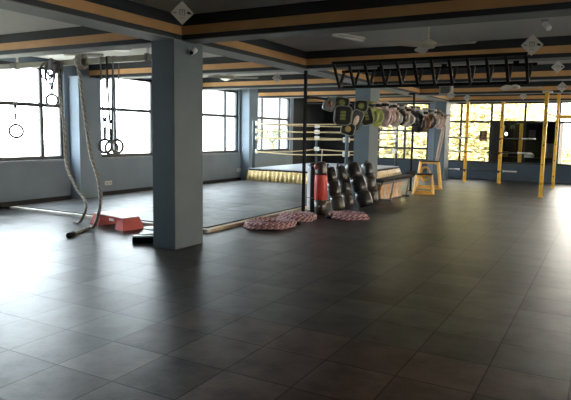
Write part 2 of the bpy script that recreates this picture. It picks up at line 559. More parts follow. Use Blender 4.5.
def window(n, axis, pos, a, b, z0, z1, mull, trans, label, depth=0.06, sill=True, inward=1):
    t = bpy.data.objects.new('window_%d' % n, None)
    C.objects.link(t)
    struct(t, label, 'window')
    f, g, s_ = MB(), MB(), MB()
    w = 0.075

    def blk(mb, p, q, lo, hi, d0, d1):
        if axis == 'Y':
            mb.bb(pos + d0, pos + d1, p, q, lo, hi)
        else:
            mb.bb(p, q, pos + d0, pos + d1, lo, hi)
    i = -inward
    d0, d1 = i * 0.06, i * (0.06 + depth)
    blk(f, a, b, z0, z0 + w, d0, d1); blk(f, a, b, z1 - w, z1, d0, d1)
    blk(f, a, a + w, z0 + w, z1 - w, d0, d1); blk(f, b - w, b, z0 + w, z1 - w, d0, d1)
    for mm in mull:
        blk(f, mm - w / 2, mm + w / 2, z0 + w, z1 - w, d0, d1)
    for tt in trans:
        blk(f, a + w, b - w, tt - w / 2, tt + w / 2, d0 - 0.004 * i, d1 + 0.004 * i)
    f.build('frame', M['frame'], t)
    blk(g, a + w, b - w, z0 + w, z1 - w, i * 0.088, i * 0.094)
    g.build('pane', M['glass'], t)
    if sill:
        blk(s_, a - 0.03, b + 0.03, z0 - 0.045, z0, i * 0.12, -i * 0.03)
        s_.build('sill', M['sill'], t)
    return t


window(1, 'Y', XL, *left_wins[0], (6.72, 8.22), (TRANS,), 'leftmost bright window, behind the hanging rope and rings')
window(2, 'Y', XL, *left_wins[1], (10.3, 11.6), (TRANS,), 'second bright window from the left, behind the dark-strapped rings')
window(3, 'Y', XL, *left_wins[2], (13.62, 14.94), (TRANS,), 'bright window just right of the big column')
window(4, 'Y', XL, *left_wins[3], (17.16, 18.39), (TRANS,), 'bright window above the boxing ring with a palm outside')
window(5, 'Y', XL, 3.4, 5.3, SILL, HEAD, (4.8,), (TRANS,), 'window on the left wall outside the view')
window(6, 'X', YF, *far_wins[0], (-6.89,), (1.05, 1.72, 2.09), 'far window between the second and third column', sill=False, inward=-1)
window(7, 'X', YF, *far_wins[1], (-4.77, -3.70, -2.57, -1.47, -0.37), (2.08,), 'long far window behind the yellow posts', sill=False, inward=-1)
window(8, 'X', YF, *far_wins[2], (2.8, 4.2), (2.08,), 'far window outside the view on the right', sill=False, inward=-1)
for k, q in enumerate(right_wins):
    window(9 + k, 'Y', XR, *q, (q[0] + (q[1] - q[0]) * 0.25, q[0] + (q[1] - q[0]) * 0.75), (TRANS,), 'window %s along the right wall, outside the view' % ['first', 'second', 'third', 'fourth', 'fifth'][k], inward=-1)

# columns and pilasters
cols = [(-5.25, -4.87, 5.82, 6.42, 'large slate column nearest the camera, carrying a camera'),
        (-5.25, -4.87, 12.78, 13.42, 'second column, behind the hanging pads and gloves'),
        (-5.25, -4.87, 20.05, 20.7, 'third column, at the end of the glove rack')]
for (x0, x1, y0, y1, lb) in cols:
    struct(MB().bb(x0, x1, y0, y1, 0, ZB, bev=0.008).build('column', M['column']), lb, 'column')
for (y0, y1, lb) in [(8.87, 9.5, 'wall pilaster between the two leftmost windows'), (12.4, 13.0, 'wall pilaster hidden by the big column'), (15.72, 16.25, 'wall pilaster at the corner of the boxing ring')]:
    struct(MB().bb(XL, -10.08, y0, y1, 0, ZB if y0 < 12 else ZC).build('pilaster', M['wall']), lb, 'pilaster')

# beams: dark sides, paler soffit, orange stripe on each side
tr_n = 0


def beam(axis, p0, p1, a0, a1, label):
    global tr_n
    tr_n += 1
    t = bpy.data.objects.new('trim_%d' % tr_n, None)
    C.objects.link(t)
    struct(t, label, 'beam')
    b, so, st = MB(), MB(), MB()

    def blk(mb, u0, u1, z0, z1, e0=a0, e1=a1):
        if axis == 'X':
            mb.bb(e0, e1, u0, u1, z0, z1)
        else:
            mb.bb(u0, u1, e0, e1, z0, z1)
    blk(b, p0, p1, ZB + 0.01, ZC)
    b.build('beam_body', M['beam'], t)
    blk(so, p0 + 0.002, p1 - 0.002, ZB, ZB + 0.01)
    so.build('soffit', M['soffit'], t)
    for (u0, u1) in ((p0 - 0.012, p0), (p1, p1 + 0.012)):
        s1 = MB()
        blk(s1, u0, u1, 2.785, 2.893)
        s1.build('stripe', M['strip'], t)


beam('Y', -5.25, -4.87, YB, YF, 'long main beam with an orange stripe running over the columns')
for (y0, y1, lb) in [(2.35, 2.65, 'cross beam overhead near the camera'), (5.97, 6.27, 'cross beam meeting the nearest column'), (9.47, 9.77, 'cross beam above the black truss'),
                     (12.95, 13.25, 'cross beam meeting the second column'), (16.75, 17.05, 'cross beam beyond the second column'), (20.33, 20.63, 'farthest cross beam above the yellow posts')]:
    beam('X', y0, y1, XL, -5.262, lb + ', left of the main beam')
    beam('X', y0, y1, -4.858, XR, lb + ', right of the main beam')

# ------------------------------------------------------------------ raised training mat
t = thing('training_platform', 'raised black training mat edged with pale wooden planks, left of the column', 'mat platform', (0, 0, 0))
MX0, MX1, MY0, MY1 = -10.05, -5.30, 7.10, 15.30
pw = 0.11
MB().bb(MX0 + pw + 0.03, MX1 - pw - 0.03, MY0 + pw + 0.03, MY1, 0.0, 0.055).build('mat_surface', M['mat'], t)
MB().bb(MX0 + pw, MX1 - pw, MY0 + pw, MY0 + pw + 0.03, 0, 0.062).bb(MX1 - pw - 0.03, MX1 - pw, MY0 + pw, MY1, 0, 0.062).bb(MX0 + pw, MX0 + pw + 0.03, MY0 + pw, MY1, 0, 0.062).build('edge_strip', M['black'], t)
MB().bb(MX0, MX1, MY0, MY0 + pw, 0, 0.05, bev=0.004).build('border_plank', M['offwhite'], t)
for y0, y1 in ((MY0 + pw, 8.6), (8.605, 11.2), (11.205, MY1)):
    MB().bb(MX1 - pw, MX1, y0, y1, 0, 0.05, bev=0.004).build('border_plank', M['wood'], t)
MB().bb(MX0, MX0 + pw, MY0 + pw, MY1, 0, 0.05, bev=0.004).build('border_plank', M['wood'], t)

# ------------------------------------------------------------------ boxing ring
RX0, RX1, RY0, RY1, RZ = -9.9, -6.5, 15.45, 20.2, 0.44
t = thing('boxing_ring', 'raised boxing ring with gold pleated skirt, tan ropes and grey canvas', 'boxing ring', (0, 0, 0))
MB().bb(RX0 + 0.06, RX1 - 0.06, RY0 + 0.06, RY1 - 0.06, 0, RZ - 0.08).build('platform', M['black'], t)
MB().bb(RX0, RX1, RY0, RY1, RZ - 0.08, RZ - 0.03).build('platform_edge', M['black'], t)
MB().bb(RX0, RX1, RY0, RY1, RZ - 0.03, RZ, bev=0.01).build('canvas', M['canvas'], t)


def pleats(p, q, nrm, n):
    mb = MB()
    p, q, nrm = Vector(p), Vector(q), Vector(nrm)
    top, bot = [], []
    for i in range(n + 1):
        f = i / n
        d = 0.03 + 0.03 * math.sin(i * 2.1) + random.uniform(-0.012, 0.012)
        base = p + (q - p) * f
        top.append(mb.b.verts.new(base + nrm * (0.01 + d * 0.35) + Vector((0, 0, RZ - 0.07 + random.uniform(-0.01, 0.004)))))
        bot.append(mb.b.verts.new(base + nrm * (0.07 + d * 1.8) + Vector((0, 0, 0.02 + random.uniform(0, 0.03)))))
    for i in range(n):
        f = mb.b.faces.new((top[i], top[i + 1], bot[i + 1], bot[i]))
        f.smooth = True
    return mb


for p, q, nr, n in [((RX0, RY0, 0), (RX1, RY0, 0), (0, -1, 0), 170), ((RX1, RY0, 0), (RX1, RY1, 0), (1, 0, 0), 200), ((RX0, RY1, 0), (RX0, RY0, 0), (-1, 0, 0), 120)]:
    sk = pleats(p, q, nr, n * 2 // 5).build('skirt', M['gold'], t)
    md = sk.modifiers.new('thickness', 'SOLIDIFY'); md.thickness = 0.004
corners = [(RX0 + 0.1, RY0 + 0.1), (RX1 - 0.1, RY0 + 0.1), (RX1 - 0.1, RY1 - 0.1), (RX0 + 0.1, RY1 - 0.1)]
for (x, y) in corners:
    pp = MB().lathe([(0.05, RZ), (0.05, 1.9), (0.035, 1.93)], (x, y, 0), n=12).build('corner_post', M['column'], t)
    cx, cy = (RX0 + RX1) / 2, (RY0 + RY1) / 2
    dv = Vector((cx - x, cy - y, 0)).normalized()
    for z in (0.97, 1.39, 1.62, 1.85):
        MB().box((x + dv.x * 0.08, y + dv.y * 0.08, z), (0.09, 0.2, 0.15), rz=math.atan2(dv.y, dv.x), bev=0.02).build('corner_pad', M['white'], pp)
for z in (0.96, 1.39, 1.61, 1.84):
    for k in range(4):
        a, b = corners[k], corners[(k + 1) % 4]
        pts = [(a[0] + (b[0] - a[0]) * f, a[1] + (b[1] - a[1]) * f, z - 0.05 * math.sin(PI * f) * (1 if z < 1.2 else 0.3)) for f in [i / 10 for i in range(11)]]
        MB().tube(pts, 0.018, 6).build('ring_rope', M['ringrope'], t)

# ------------------------------------------------------------------ khaki bar with the rings and the rope
t = thing('hanging_bar', 'long khaki bar hung from the ceiling in front of the left windows', 'bar', (0, 0, 0))
BY, BZ = 6.8, 2.665
MB().bb(-10.38, -5.7, BY - 0.045, BY + 0.045, BZ - 0.045, BZ + 0.045, bev=0.006).build('bar', M['khaki'], t)
for x in (-9.26, -7.74, -6.2):
    MB().bar((x, BY, BZ + 0.04), (x, BY, ZC), 0.03).box((x, BY, ZC - 0.01), (0.12, 0.12, 0.02)).build('hanger', M['white'], t)
    MB().box((x, BY, BZ), (0.05, 0.11, 0.12), bev=0.005).build('clamp', M['strapgrey'], t)
MB().tube([(-9.26, BY, BZ + 0.16), (-9.9, BY - 0.15, BZ + 0.2), (-10.36, BY - 0.25, BZ + 0.22)], 0.018, 8).build('brace', M['white'], t)


def gym_ring(label, x, zc, rad, rz, strapw, matl, ringm, dx=0.0, group=None, buck=True):
    t = thing('gym_ring', label, 'gym ring', (x, BY, 0), 0, group)
    ax = Vector((math.sin(rz), -math.cos(rz), 0))
    MB().torus((0, 0, zc), rad, 0.021, axis=ax, n=32, k=8).build('ring', ringm, t)
    top = zc + rad
    st = MB()
    st.bar((-0.012, 0, top - 0.02), (-0.02 + dx, -0.05, BZ + 0.05), strapw, 0.006)
    sp_ = st.build('strap', matl, t)
    MB().bar((0.012, 0, top - 0.02), (0.02 + dx, 0.05, BZ + 0.05), strapw, 0.006).build('strap', matl, t)
    MB().box((dx, 0, BZ + 0.05), (strapw + 0.03, 0.11, 0.008)).build('top_loop', matl, t)
    if buck:
        MB().box((0, 0, top + 0.32), (0.035, 0.03, 0.06), bev=0.004).build('buckle', M['strap'], sp_)
        MB().box((0.01, 0, top + 0.14), (0.03, 0.02, 0.12), bev=0.004).build('strap_adjuster', M['strap'], sp_)
    return t


gym_ring('pale gym ring hanging alone at the far left on a thin strap', -9.36, 1.515, 0.115, 0.9, 0.018, M['strapgrey'], M['ringwood'])
gym_ring('gym ring hanging high under the tangle of straps, beside the rope', -8.38, 2.05, 0.10, 0.55, 0.03, M['strapgrey'], M['strapgrey'])
gym_ring('gym ring on dark straps, left of the low overlapping pair', -7.14, 1.30, 0.105, 0.9, 0.032, M['strapgrey'], M['strapgrey'])
gym_ring('gym ring on dark straps, front one of the low overlapping pair', -7.0, 1.27, 0.105, 0.35, 0.042, M['strap'], M['ringwood'])
gym_ring('gym ring on a grey strap, right of the low overlapping pair', -6.87, 1.30, 0.105, 1.35, 0.022, M['strapgrey'], M['strapgrey'], buck=False)

# tangle of slack straps around the high ring
t = thing('strap_tangle', 'tangle of slack grey straps looped over the bar above a gym ring', 'strap', (0, 0, 0))
for k, (dx, w, dz) in enumerate([(-0.12, 0.17, 0.30), (0.08, 0.20, 0.27), (-0.02, 0.12, 0.38), (0.13, 0.10, 0.2)]):
    cxp = -8.28 + dx
    pts = [(cxp + w * math.cos(a), BY - 0.065 - 0.012 * k, BZ + 0.03 - dz / 2 + (dz / 2) * math.sin(a)) for a in [2 * PI * i / 28 for i in range(28)]]
    MB().tube(pts, 0.024, 6, closed=True, flat=0.5, nrm=(0, 1, 0)).build('loop', M['strapgrey'], t)
MB().ell((-8.25, BY - 0.1, BZ - 0.02), (0.12, 0.08, 0.2)).ell((-8.14, BY - 0.1, BZ - 0.10), (0.1, 0.08, 0.16)).build('knot', M['strapgrey'], t)


def laid_rope(mb, pts, r, mats, step=0.022, twist=0.9, n=8):
    mb.tube(resample(smooth_pts(pts, 10), step), r, n, twist=twist, mats=mats)
    return mb


t = thing('battle_rope', 'thick grey battle rope hanging in two strands from the khaki bar to the floor', 'rope', (0, 0, 0))
A = [(-8.11, 6.72, 2.61), (-8.08, 6.72, 2.13), (-8.03, 6.74, 1.63), (-8.01, 6.76, 0.94), (-7.66, 6.66, 0.59), (-7.36, 6.56, 0.40), (-7.31, 6.52, 0.26), (-7.42, 6.52, 0.10), (-7.55, 6.58, 0.032), (-7.68, 6.60, 0.03)]
B = [(-7.63, 6.70, 2.70), (-7.54, 6.69, 2.28), (-7.46, 6.67, 1.88), (-7.35, 6.62, 1.55), (-7.14, 6.50, 1.15), (-6.82, 6.35, 0.76), (-6.66, 6.22, 0.43), (-6.66, 6.16, 0.24), (-6.80, 6.22, 0.09), (-6.98, 6.32, 0.035), (-6.93, 6.10, 0.03), (-6.74, 5.74, 0.03)]
laid_rope(MB(), A, 0.025, (0, 1)).build('strand', [M['rope'], M['ropedark']], t)
laid_rope(MB(), B, 0.027, (0, 1)).build('strand', [M['rope'], M['ropedark']], t)
MB().tube([(-6.78, 5.80, 0.033), (-6.71, 5.66, 0.033)], 0.040, 10).build('end_cap', M['strap'], t)
MB().torus((-7.66, BY, BZ), 0.095, 0.032, axis=(1, 0, 0), n=24).torus((-7.60, BY, BZ), 0.10, 0.03, axis=(1, 0.2, 0), n=24).build('wrap', M['rope'], t)

# ------------------------------------------------------------------ red aerobic step
t = thing('aerobic_step', 'red aerobic step with a white top, on the floor in front of the mat', 'step', (-6.91, 6.79, 0), math.radians(-12))
L2, D2, HT = 0.44, 0.175, 0.195


def taper(mb, l0, d0, z0, l1, d1, z1, mi=0):
    lo = [mb.b.verts.new((sx * l0, sy * d0, z0)) for sx, sy in ((-1, -1), (1, -1), (1, 1), (-1, 1))]
    hi = [mb.b.verts.new((sx * l1, sy * d1, z1)) for sx, sy in ((-1, -1), (1, -1), (1, 1), (-1, 1))]
    fs = [mb.b.faces.new(lo[::-1]), mb.b.faces.new(hi)]
    for j in range(4):
        fs.append(mb.b.faces.new((lo[j], lo[(j + 1) % 4], hi[(j + 1) % 4], hi[j])))
    for f in fs:
        f.material_index = mi
    return mb


for sx in (-1, 1):
    mb = MB()
    lo = [(sx * 0.24, -D2, 0.0), (sx * (L2 + 0.05), -D2 - 0.02, 0.0), (sx * (L2 + 0.05), D2 + 0.02, 0.0), (sx * 0.24, D2, 0.0)]
    hi = [(sx * 0.26, -D2 + 0.03, 0.16), (sx * (L2 - 0.01), -D2 + 0.02, 0.175), (sx * (L2 - 0.01), D2 - 0.02, 0.175), (sx * 0.26, D2 - 0.03, 0.16)]
    a = [mb.b.verts.new(p) for p in lo]; b = [mb.b.verts.new(p) for p in hi]
    mb.b.faces.new(a); mb.b.faces.new(b[::-1])
    for j in range(4):
        mb.b.faces.new((a[j], b[j], b[(j + 1) % 4], a[(j + 1) % 4]))
    mb.build('end_foot', M['stepred'], t)
taper(MB(), L2 - 0.02, D2 - 0.03, 0.10, L2 - 0.02, D2 - 0.02, 0.182).build('deck', M['stepred'], t)
MB().box((0, 0, 0.19), (2 * L2 - 0.04, 2 * D2 - 0.05, 0.016), bev=0.006).build('top_pad', M['white'], t)
MB().box((0.10, -D2 + 0.024, 0.135), (0.13, 0.006, 0.04)).build('tag_plate', M['white'], t)

# small black stepper next to the column
t = thing('mini_stepper', 'small black stepper with white tread plates, on the floor against the big column', 'stepper', (-5.62, 6.12, 0), math.radians(38))
MB().box((0, -0.1, 0.04), (0.40, 0.13, 0.08), bev=0.012).build('base', M['black'], t)
MB().box((-0.02, -0.1, 0.088), (0.34, 0.10, 0.016), bev=0.005).build('tread', M['white'], t)
MB().box((0.02, 0.08, 0.05), (0.34, 0.13, 0.06), bev=0.012).box((0.05, 0.0, 0.03), (0.1, 0.2, 0.05)).build('base', M['black'], t)
MB().box((0.02, 0.08, 0.088), (0.28, 0.10, 0.016), bev=0.005).build('tread', M['white'], t)
MB().lathe([(0.03, 0.08), (0.03, 0.15)], (0.1, 0.1, 0), n=12).build('stem', M['black'], t)
MB().lathe([(0.13, 0.15), (0.165, 0.16), (0.165, 0.172), (0.15, 0.178)], (0.1, 0.1, 0), n=28).build('disc', M['white'], t)


# ------------------------------------------------------------------ rope coils on the floor
def coil(label, c, R, seed):
    rnd = random.Random(seed)
    t = thing('coiled_rope', label, 'rope coil', (c[0], c[1], 0))
    pts = []
    turns = 11
    n = turns * 40
    for i in range(n):
        a = 2 * PI * i / 40
        k = i / 40
        lay = 0 if k < 5.6 else 1
        kk = k if lay == 0 else k - 5.6
        rad = R - 0.04 - 0.056 * kk if lay == 0 else R - 0.335 + 0.050 * kk
        z = 0.028 + 0.046 * lay * (1 if kk > 0.25 else kk / 0.25)
        wob = 1 + 0.06 * math.sin(2 * a + seed) + 0.04 * math.sin(3.3 * a + seed * 2)
        pts.append((rad * wob * math.cos(a + seed) + rnd.uniform(-0.008, 0.008), rad * wob * math.sin(a + seed), z + 0.008 * math.sin(5 * a)))
    pts += [(-R * 0.2, -R * 0.95, 0.05)] if False else []
    MB().tube(resample([Vector(p) for p in pts], 0.02), 0.027, 8, twist=0.8, mats=(0, 1)).build('rope', [M['cordred'], M['cordpink']], t)
    e = pts[0]
    d = Vector(pts[0]) - Vector(pts[6]); d.z = 0; d.normalize()
    MB().tube([Vector(e) + d * 0.0, Vector(e) + d * 0.12], 0.030, 10).build('end_cap', M['black'], t)
    return t


coil('maroon and pink coiled rope nearest the column, overlapping the plank edge', (-4.84, 8.22), 0.48, 1)
coil('maroon and pink coiled rope beside the black rack post', (-4.83, 9.19), 0.42, 2.4)
coil('maroon and pink coiled rope on its own in front of the leaning black bags', (-4.12, 9.90), 0.41, 4.1)


# ------------------------------------------------------------------ rack of gear: posts and bar
P1, P2 = (-4.98, 9.70), (-4.72, 15.75)
RZB = 2.235
t = thing('gear_rack', 'thin black post and rail rack holding pads and gloves beside the second column', 'rack', (0, 0, 0))
for i, (x, y) in enumerate((P1, P2, (-4.60, 18.95))):
    top = ZB if i != 1 else ZB - 0.01
    mb = MB().box((x, y, top / 2), (0.05, 0.05, top)).box((x, y, 0.005), (0.13, 0.13, 0.01))
    if i < 2:
        mb.build('post', M['blacksteel'], t)
    else:
        pass
MB().bar((P1[0] + 0.05, P1[1], RZB), (P2[0] + 0.05, P2[1] + 0.02, RZB), 0.04).bar((P2[0] + 0.05, P2[1], RZB), (-4.60, 19.4, RZB), 0.04).bar((-4.60, 19.38, RZB), (-4.90, 20.04, RZB), 0.04).build('rail', M['blacksteel'], t)
MB().bar((P2[0], P2[1], ZB - 0.03), (-4.87, P2[1], ZB - 0.03), 0.05).build('bracket', M['blacksteel'], t)


def on_rail(y):
    f = (y - P1[1]) / (P2[1] - P1[1])
    return P1[0] + 0.05 + f * (P2[0] - P1[0]) if f < 1 else P2[0] + 0.05 + (y - P2[1]) / (19.4 - P2[1]) * (-4.60 - P2[0] - 0.05)


FACE = math.radians(23)          # pads turned towards the open floor


def pad_outline(w, h, r, n=6):
    pts = []
    for cxq, cyq, a0 in ((w / 2 - r, h / 2 - r, 0), (-w / 2 + r, h / 2 - r, PI / 2), (-w / 2 + r, -h / 2 + r, PI), (w / 2 - r, -h / 2 + r, 3 * PI / 2)):
        for i in range(n + 1):
            a = a0 + (PI / 2) * i / n
            pts.append((cxq + r * math.cos(a), cyq + r * math.sin(a)))
    return pts


def strike_pad(label, y, off, zc, w, h, tilt, rz, patch, pm, body=None, piping=None, grp='punch pads hanging on the rack'):
    t = thing('punch_pad', label, 'punch pad', (on_rail(y) + off, y, zc), rz, grp)
    r = min(w, h) * 0.28
    rot = Matrix.Rotation(tilt, 3, 'Y')

    def tp(p, d):
        v = rot @ Vector((p[0], 0, p[1]))
        return (v.x, d, v.z)
    mb = MB()
    prof = [(0.86, -0.075), (1.0, -0.05), (1.0, 0.03), (0.9, 0.05)]
    rings = [[mb.b.verts.new(tp((p[0] * k, p[1] * k), d)) for p in pad_outline(w, h, r)] for k, d in prof]
    for A_, B_ in zip(rings, rings[1:]):
        for j in range(len(A_)):
            f = mb.b.faces.new((A_[j], A_[(j + 1) % len(A_)], B_[(j + 1) % len(A_)], B_[j])); f.smooth = True
    mb.b.faces.new(rings[0]); mb.b.faces.new(rings[-1][::-1])
    mb.build('pad_body', body or M['leather'], t)
    MB().tube([tp((p[0] * 1.0, p[1] * 1.0), -0.052) for p in pad_outline(w, h, r)], 0.011, 6, closed=True, nrm=(0, 1, 0)).build('piping', piping or M['piping'], t)
    mb = MB()
    if patch == 'bars':
        for k in (-1, 0, 1):
            v = tp((0, k * h * 0.17), -0.078)
            mb.box(v, (w * 0.30, 0.012, h * 0.13), ry=tilt, bev=0.003)
    elif patch == 'disc':
        v = tp((0, 0), -0.078)
        mb.lathe([(w * 0.22, -0.006), (w * 0.22, 0.006)], v, axis=(0, 1, 0), n=20)
    else:
        v = tp((0, 0), -0.078)
        mb.ell(v, (w * 0.45, 0.02, h * 0.5), rot=Matrix.Rotation(tilt, 4, 'Y'))
    mb.build('emblem', pm, t)
    # strap that hangs it on the rail
    z1 = RZB - zc
    MB().bar((0, 0.0, min(0, z1) if z1 < 0 else h * 0.3), (-off * 0.9, 0.0, z1 + 0.02), 0.03, 0.012).build('hanging_strap', M['strap'], t)
    return t


strike_pad('dark curled punch pad at the left end of the rail', 10.55, 0.0, 2.14, 0.22, 0.26, 0.3, 0.7, 'oval', M['brown'])
strike_pad('small black punch pad with an olive disc, high on the rail at the left', 11.0, 0.07, 2.19, 0.30, 0.22, 0.15, FACE, 'disc', M['olive'])
strike_pad('square black punch pad with pale piping and three olive bars', 10.88, 0.16, 1.93, 0.36, 0.38, 0.05, FACE, 'bars', M['olive'])
strike_pad('black punch pad with a gold disc, hanging lowest of all', 11.05, 0.20, 1.66, 0.28, 0.24, 0.25, FACE, 'disc', M['goldtrim'])
strike_pad('narrow tilted black and bronze punch pad between the gold disc and the column', 11.6, 0.11, 1.85, 0.24, 0.44, 0.35, FACE + 0.2, 'oval', M['beige'])
strike_pad('black punch pad with an olive disc, in front of the column top', 11.85, 0.12, 2.17, 0.28, 0.24, 0.0, FACE, 'disc', M['olive'])
strike_pad('oblong black punch pad with olive bars in front of the column', 12.08, 0.15, 1.96, 0.26, 0.40, -0.25, FACE, 'bars', M['olive'])


def glove(name, label, y, zc, size, mm, rz=0.0, tilt=0.0, cuffm=None, off=0.0, grp='boxing gloves hanging on the rail'):
    t = thing(name, label, 'boxing glove', (on_rail(y) + off, y, zc), rz, grp)
    t.rotation_euler = (tilt, 0, rz)
    s_ = size
    mb = MB()
    # mitt: closed rounded fist, wider in front
    mb.lathe([(0.05 * s_, 0.10 * s_), (0.125 * s_, 0.07 * s_), (0.155 * s_, -0.02 * s_), (0.16 * s_, -0.14 * s_), (0.13 * s_, -0.26 * s_), (0.06 * s_, -0.315 * s_), (0.01 * s_, -0.32 * s_)], (0, 0, 0), n=16, sx=0.72)
    mb.build('mitt', mm, t)
    th = MB().tube([(0.10 * s_, -0.08 * s_, 0.02 * s_), (0.14 * s_, -0.13 * s_, -0.06 * s_), (0.13 * s_, -0.13 * s_, -0.16 * s_), (0.09 * s_, -0.10 * s_, -0.22 * s_)], [0.035 * s_, 0.05 * s_, 0.052 * s_, 0.03 * s_], 10)
    th.build('thumb', mm, t)
    MB().lathe([(0.085 * s_, 0.08 * s_), (0.10 * s_, 0.10 * s_), (0.105 * s_, 0.24 * s_), (0.095 * s_, 0.255 * s_)], (0, 0, 0), n=16, sx=0.75).build('cuff', cuffm or mm, t)
    MB().lathe([(0.11 * s_, 0.13 * s_), (0.113 * s_, 0.14 * s_), (0.113 * s_, 0.19 * s_), (0.11 * s_, 0.20 * s_)], (0, 0, 0), n=16, sx=0.76).build('wrist_band', M['strap'] if mm is not M['leather'] else M['piping'], t)
    return t


glove('boxing_glove', 'lime green boxing glove, left one of the green pair by the column', 12.32, 2.06, 0.92, M['green'], 0.5, 0.15, M['olive'], 0.14)
glove('boxing_glove', 'lime and tan boxing glove, right one of the green pair by the column', 12.72, 2.05, 1.0, M['green'], 0.2, -0.1, M['beige'], 0.12)
GL = [(13.62, 'pink', 'pink', 'pale pink boxing glove, first right of the green pair'),
      (13.86, 'pink', 'beige', 'pale pink boxing glove with a beige cuff, second right of the green pair'),
      (14.10, 'pink', 'offwhite', 'pale pink boxing glove with a white cuff, third right of the green pair'),
      (14.36, 'beige', 'pink', 'beige boxing glove with a pink cuff, between the pink and the grey gloves'),
      (14.62, 'offwhite', 'pink', 'off white boxing glove left of the first black glove'),
      (14.90, 'leather', 'leather', 'black boxing glove left of the post that stands mid rail'),
      (15.16, 'beige', 'beige', 'beige boxing glove just left of the mid-rail post'),
      (15.46, 'offwhite', 'beige', 'cream boxing glove right at the mid-rail post'),
      (15.92, 'leather', 'leather', 'black boxing glove, first right of the mid-rail post'),
      (16.22, 'leather', 'brownleather', 'black boxing glove with a dark brown cuff, second right of the mid-rail post'),
      (16.56, 'leather', 'offwhite', 'black boxing glove with a pale cuff, third right of the mid-rail post'),
      (16.92, 'brown', 'offwhite', 'brown boxing glove with a white cuff, left of the brown pair'),
      (17.26, 'brown', 'beige', 'brown boxing glove with a beige cuff, right of the brown pair'),
      (17.62, 'leather', 'leather', 'black boxing glove in front of the blue third column'),
      (18.02, 'pink', 'offwhite', 'pink and white boxing glove, next to last at the right end'),
      (18.40, 'beige', 'brown', 'beige boxing glove with a brown cuff, second last at the right end'),
      (18.78, 'pink', 'leather', 'pink boxing glove with a black cuff, last at the right end')]
for k, (y, a, b, lb) in enumerate(GL):
    y -= 0.35 + 0.012 * k
    big = 1.15 if 15.8 < y < 16.7 else 1.0
    glove('boxing_glove', lb, y, 2.10 - 0.04 * (k % 3 == 1) - (0.08 if big > 1 else 0), 0.95 * big, M[a], 0.4 + 0.5 * ((k * 37) % 5 - 2) / 5, 0.12 * ((k * 13) % 3 - 1), M[b], 0.03 * (k % 2) + (0.09 if k < 1 else 0.0))
t = tag(MB().tube([(-4.66, 18.9, 2.25), (-4.70, 18.9, 1.7), (-4.80, 18.9, 1.1), (-4.86, 18.9, 0.62)], 0.03, 8, flat=0.25, nrm=(1, 0, 0)).tube([(-4.60, 18.95, 2.25), (-4.66, 18.95, 1.6), (-4.82, 18.95, 0.62)], 0.025, 8, flat=0.25, nrm=(1, 0, 0)).build('resistance_band', M['beige']), 'long beige resistance band hanging from the right end of the rail', 'band')


# ------------------------------------------------------------------ heavy bags
def bag(label, base, top, r, segs, mats_, strapm=None, group='heavy bags leaning together by the rack post', name='heavy_bag'):
    base, top = Vector(base), Vector(top)
    t = thing(name, label, 'punching bag', base, 0, group)
    ax = (top - base)
    L = ax.length
    for i in range(segs):
        z0, z1 = L * i / segs, L * (i + 1) / segs
        m_ = mats_[i % len(mats_)]
        rr = r * (1.0 - 0.10 * i / max(1, segs - 1)) if segs > 1 else r
        h = z1 - z0
        MB().lathe([(rr * 0.72, z0 + 0.002), (rr * 0.92, z0 + h * 0.08), (rr * 1.0, z0 + h * 0.3), (rr * 1.0, z0 + h * 0.7), (rr * 0.92, z0 + h * 0.92), (rr * 0.72, z1 - 0.002)], (0, 0, 0), axis=ax, n=22).build('segment', M[m_], t)
    sb = MB()
    q = ax.to_track_quat('Z', 'Y').to_matrix()
    for i in range(1, segs):
        z = L * i / segs
        MB().torus(q @ Vector((0, 0, z)), r * 0.80, r * 0.10, axis=ax, n=22, k=6).build('seam_band', strapm or M['leather'], t)
    for a in (0.3, 2.4, 4.4):
        sb.bar(q @ Vector((r * 0.5 * math.cos(a), r * 0.5 * math.sin(a), L)), q @ Vector((0, 0, L + 0.07)), 0.025, 0.008)
    sb.ell(q @ Vector((0, 0, L + 0.07)), (0.04, 0.04, 0.03))
    sb.build('strap', strapm or M['leather'], t)
    return t


# tall black bag, straight; its side highlight is put on as pale strips
t = thing('heavy_bag', 'tall black heavy bag with a side highlight painted as pale strips, standing beside the black rack post', 'punching bag', (-5.01, 10.20, 0), 0, 'heavy bags leaning together by the rack post')
MB().lathe([(0.10, 0.0), (0.115, 0.02), (0.12, 0.3), (0.12, 0.62), (0.115, 0.9), (0.09, 0.97), (0.02, 0.99)], n=24).build('bag_body', M['leather'], t)
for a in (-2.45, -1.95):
    MB().box((0.118 * math.cos(a), 0.118 * math.sin(a), 0.48), (0.012, 0.055, 0.86), rz=a, bev=0.003).build('highlight_strip', M['silver'], t)
MB().torus((0, 0, 0.30), 0.12, 0.012, n=24, k=6).torus((0, 0, 0.93), 0.11, 0.012, n=24, k=6).build('band', M['strapgrey'], t)

t = thing('heavy_bag', 'upright heavy bag with a bright red middle and dark ends, front of the bag group', 'punching bag', (-4.77, 10.02, 0), 0, 'heavy bags leaning together by the rack post')
MB().lathe([(0.095, 0.0), (0.11, 0.03), (0.118, 0.12), (0.118, 0.29)], n=24).build('lower_body', M['brownleather'], t)
MB().lathe([(0.118, 0.29), (0.124, 0.31), (0.125, 0.5), (0.122, 0.74), (0.118, 0.77)], n=24).build('middle_body', M['red'], t)
MB().lathe([(0.118, 0.77), (0.115, 0.82), (0.11, 0.95), (0.09, 1.01), (0.02, 1.03)], n=24).build('upper_body', M['brownleather'], t)
MB().ell((-0.055, -0.085, 0.93), (0.12, 0.07, 0.14)).build('red_patch', M['maroon'], t)
MB().ell((-0.05, -0.105, 0.17), (0.035, 0.02, 0.035)).ell((0.03, -0.112, 0.17), (0.035, 0.02, 0.035)).ell((0.085, -0.08, 0.17), (0.035, 0.02, 0.035)).build('rivet', M['silver'], t)
